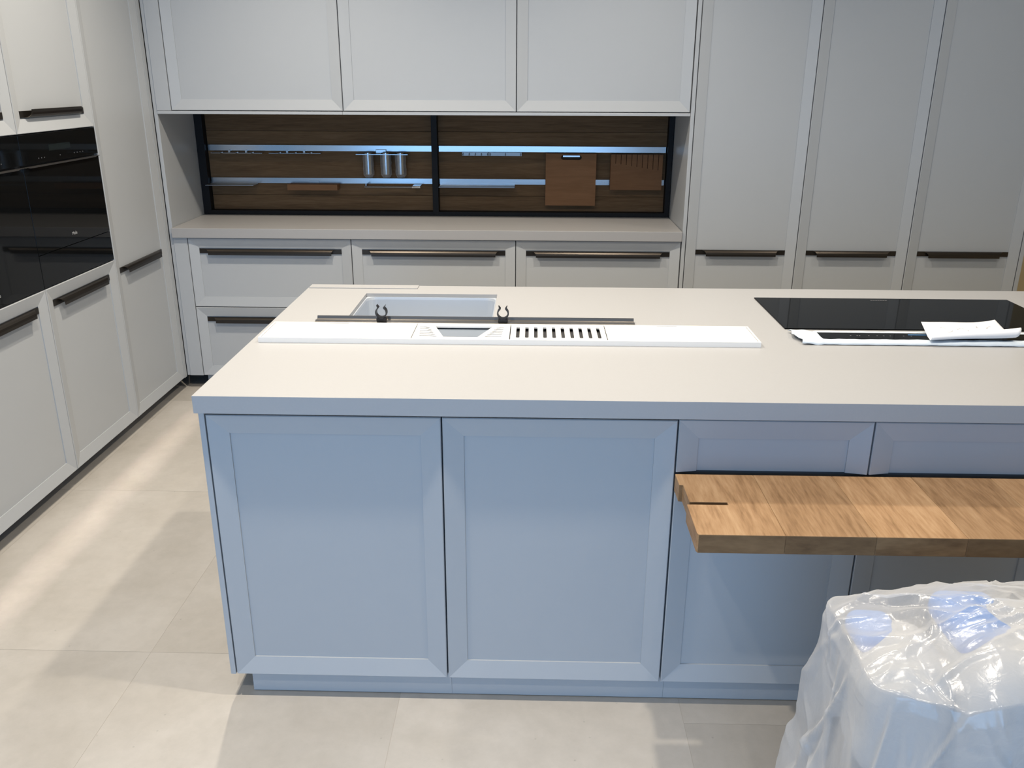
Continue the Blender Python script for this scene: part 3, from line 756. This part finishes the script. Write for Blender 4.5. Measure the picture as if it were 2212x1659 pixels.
# ------------------------------------------------------------------ plastic covered bundle
bd = thing('covered_bundle', 'bulky white padded bundle with blue corners under a crumpled clear plastic cover', 'bundle', (1.80, -0.56, 0), world_parts=True)
def padded(x0, x1, y0, y1, z0, z1, r, seed, amp=0.006):
    """soft block: a subdivided box pulled to rounded edges"""
    bm = bmesh.new(); bmesh.ops.create_cube(bm, size=1.0)
    bmesh.ops.subdivide_edges(bm, edges=bm.edges[:], cuts=11, use_grid_fill=True)
    sx, sy, sz = (x1 - x0) / 2, (y1 - y0) / 2, (z1 - z0) / 2
    for v in bm.verts:
        p = Vector((v.co.x * 2 * sx, v.co.y * 2 * sy, v.co.z * 2 * sz))
        c = Vector((max(-sx + r, min(sx - r, p.x)), max(-sy + r, min(sy - r, p.y)), max(-sz + r, min(sz - r, p.z))))
        d = p - c
        if d.length > 1e-6: p = c + d.normalized() * r
        k = amp * (math.sin(p.x * 23 + seed) + math.sin(p.y * 19 + p.z * 13 + seed * 2))
        p += p.normalized() * k
        v.co = p + Vector(((x0 + x1) / 2, (y0 + y1) / 2, (z0 + z1) / 2))
    return bm
SOL = [(1.495, 1.700, -0.67, -0.39, 0.30, 0.638), (1.630, 2.070, -0.75, -0.41, 0.34, 0.704)]
obj('cushion', padded(1.512, 1.690, -0.645, -0.410, 0.30, 0.624, 0.085, 1, 0.003), 'white_padding', bd, smooth=True)
obj('cushion', padded(1.652, 2.050, -0.725, -0.430, 0.34, 0.690, 0.095, 2, 0.003), 'white_padding', bd, smooth=True)
for x, y in ((1.52, -0.46), (2.02, -0.46), (1.52, -0.64), (2.02, -0.70)):
    bm = bmesh.new(); tube(bm, [(x, y, 0.36), (x, y, 0.0)], [0.016, 0.013], 12); obj('leg', bm, 'alu_dark', bd)
obj('corner_foam', padded(1.512, 1.605, -0.52, -0.415, 0.565, 0.622, 0.026, 3, 0.002), 'blue_foam', bd, 'blue foam corner protector', smooth=True)
obj('corner_foam', padded(1.664, 1.790, -0.61, -0.436, 0.625, 0.690, 0.028, 4, 0.002), 'blue_foam', bd, 'blue foam corner protector', smooth=True)

def drape():
    """loose plastic cover: taut over the two cushions, hanging in sharp folds around them"""
    NT, NA, NB = 460, 80, 150
    cx_, cy_ = 1.770, -0.565
    pts = []
    for b in SOL:
        for x in (b[0], b[1]):
            for y in (b[2], b[3]): pts.append((x, y))
    pts = sorted(pts)
    def half(ps):
        h_ = []
        for p in ps:
            while len(h_) > 1 and (h_[-1][0] - h_[-2][0]) * (p[1] - h_[-2][1]) - (h_[-1][1] - h_[-2][1]) * (p[0] - h_[-2][0]) <= 0: h_.pop()
            h_.append(p)
        return h_[:-1]
    hull = half(pts) + half(pts[::-1])
    th = np.linspace(0, 2 * PI, NT, endpoint=False); dx, dy = np.cos(th), np.sin(th)
    R = np.full(NT, 9.0)
    for k in range(len(hull)):
        x1, y1 = hull[k]; x2, y2 = hull[(k + 1) % len(hull)]
        ex, ey = x2 - x1, y2 - y1; den = dx * ey - dy * ex
        t = ((x1 - cx_) * ey - (y1 - cy_) * ex) / np.where(np.abs(den) < 1e-9, 1e-9, den)
        u = ((x1 - cx_) * dy - (y1 - cy_) * dx) / np.where(np.abs(den) < 1e-9, 1e-9, den)
        ok = (t > 0) & (u >= -1e-6) & (u <= 1 + 1e-6); R = np.where(ok, np.minimum(R, t), R)
    for _ in range(30): R = 0.5 * R + 0.25 * (np.roll(R, 1) + np.roll(R, -1))
    R += 0.016
    def top(x, y):
        acc = 0
        for b in SOL:
            r = 0.085
            ddx = np.maximum(np.maximum(b[0] + r - x, x - b[1] + r), 0); ddy = np.maximum(np.maximum(b[2] + r - y, y - b[3] + r), 0)
            d = np.sqrt(ddx ** 2 + ddy ** 2)
            acc = acc + np.exp(55 * (b[5] + 0.004 - 0.22 * np.maximum(d - 0.01, 0) - 2.2 * np.minimum(d, 0.14) ** 2))
        return np.log(acc) / 55
    rs = np.random.RandomState(5)
    arc = th * R.mean(); total = 2 * PI * R.mean()
    nf = 44; fa = np.sort(rs.uniform(0, total, nf)); famp = rs.uniform(0.006, 0.026, nf); fw = rs.uniform(0.012, 0.034, nf); fs = rs.normal(0, 0.16, nf); f0 = rs.uniform(-0.02, 0.07, nf)
    rows = []
    for q in np.linspace(0, 1, NA):
        r = R * q; x, y = cx_ + dx * r, cy_ + dy * r
        rows.append(np.stack([x, y, top(x, y)], -1))
    xe, ye, ze = rows[-1][:, 0], rows[-1][:, 1], rows[-1][:, 2]
    hem = 0.05 + 0.035 * np.sin(3 * th + 1) + 0.02 * np.sin(7 * th)
    for g_ in np.linspace(0, 1, NB + 1)[1:]:
        dep = (ze - hem) * g_
        flare = 0.010 * np.minimum(dep / 0.03, 1) + 0.17 * np.maximum(dep - 0.10, 0) ** 1.15
        fold = np.zeros(NT)
        for k in range(nf):
            sgn = (arc - fa[k] - fs[k] * dep + total / 2) % total - total / 2
            grow = np.clip((dep - f0[k]) / 0.10, 0, 1)
            ww = fw[k] * (0.7 + 1.1 * dep)
            fold = np.maximum(fold, famp[k] * grow * np.clip(1 - np.abs(sgn) / ww, 0, 1) ** 1.3)
        fold += 0.006 * np.sin(arc * 23 + 4 * np.sin(dep * 9)) * np.clip(dep / 0.2, 0, 1)
        r = R + flare + fold
        rows.append(np.stack([cx_ + dx * r, cy_ + dy * r, ze - dep], -1))
    P = np.stack(rows, 0)                                   # (rows, angle, xyz)
    # small sharp creases: short fold segments on the surface
    dr = np.gradient(P, axis=0); dt_ = (np.roll(P, -1, 1) - np.roll(P, 1, 1)) / 2; Nn = np.cross(dt_, dr)
    Nn /= np.linalg.norm(Nn, axis=-1, keepdims=True) + 1e-9
    out = P - np.array([cx_, cy_, 0.3]); Nn *= np.sign((Nn * out).sum(-1, keepdims=True))
    disp = np.zeros(P.shape[:2]); sel = np.argwhere((P[..., 2] > 0.12))
    for k in range(170):
        i0, j0 = sel[rs.randint(len(sel))]; c = P[i0, j0]; n_ = Nn[i0, j0]
        t1 = np.array([0, 0, 1.0]) - n_ * n_[2] if rs.rand() < 0.55 else rs.normal(0, 1, 3)
        t1 = t1 - n_ * (t1 @ n_) + 0.35 * rs.normal(0, 1, 3); t1 -= n_ * (t1 @ n_); t1 /= np.linalg.norm(t1) + 1e-9
        t2 = np.cross(n_, t1); d = P - c
        s1 = d @ t1; s2 = d @ t2; s3 = d @ n_
        Ln = rs.uniform(0.03, 0.13); w_ = rs.uniform(0.004, 0.012); amp = rs.uniform(0.0015, 0.0075)
        s2 = s2 + 0.15 * s1 * np.sin(s1 * 30 + k)
        disp += amp * np.clip(1 - np.abs(s2) / (2.2 * w_), 0, 1) ** 1.2 * np.clip(1 - (np.abs(s1) / Ln) ** 2, 0, 1) * (np.abs(s3) < 0.05)
    disp[:2] = disp[:2].mean()
    P = P + Nn * np.minimum(disp, 0.020)[..., None]
    # the loose gathered flap standing up between the two cushions
    fx, fy = 1.605, -0.455
    d1 = (P[..., 0] - fx) * 0.80 + (P[..., 1] - fy) * 0.60; d2 = -(P[..., 0] - fx) * 0.60 + (P[..., 1] - fy) * 0.80
    up_ = 0.020 * np.clip(1 - np.abs(d1 + 0.2 * d2) / 0.022, 0, 1) * np.clip(1 - (np.abs(d2) / 0.10) ** 2, 0, 1)
    P[..., 2] += np.where(P[..., 2] > 0.5, up_, 0)
    P[..., 1] = np.minimum(P[..., 1], np.where(P[..., 2] > 0.62, -0.312, -0.05)); P[..., 2] = np.maximum(P[..., 2], 0.003)
    n0, n1 = P.shape[:2]
    verts = P.reshape(-1, 3).tolist()
    faces = [(i * n1 + j, (i + 1) * n1 + j, (i + 1) * n1 + (j + 1) % n1, i * n1 + (j + 1) % n1) for i in range(1, n0 - 1) for j in range(n1)]
    faces.append(tuple(range(n1, 2 * n1)))
    me = bpy.data.meshes.new('plastic_cover'); me.from_pydata(verts, [], faces); me.update()
    return me
cv = obj('plastic_cover', drape(), 'plastic_film', bd, 'crumpled translucent plastic cover', smooth=True)
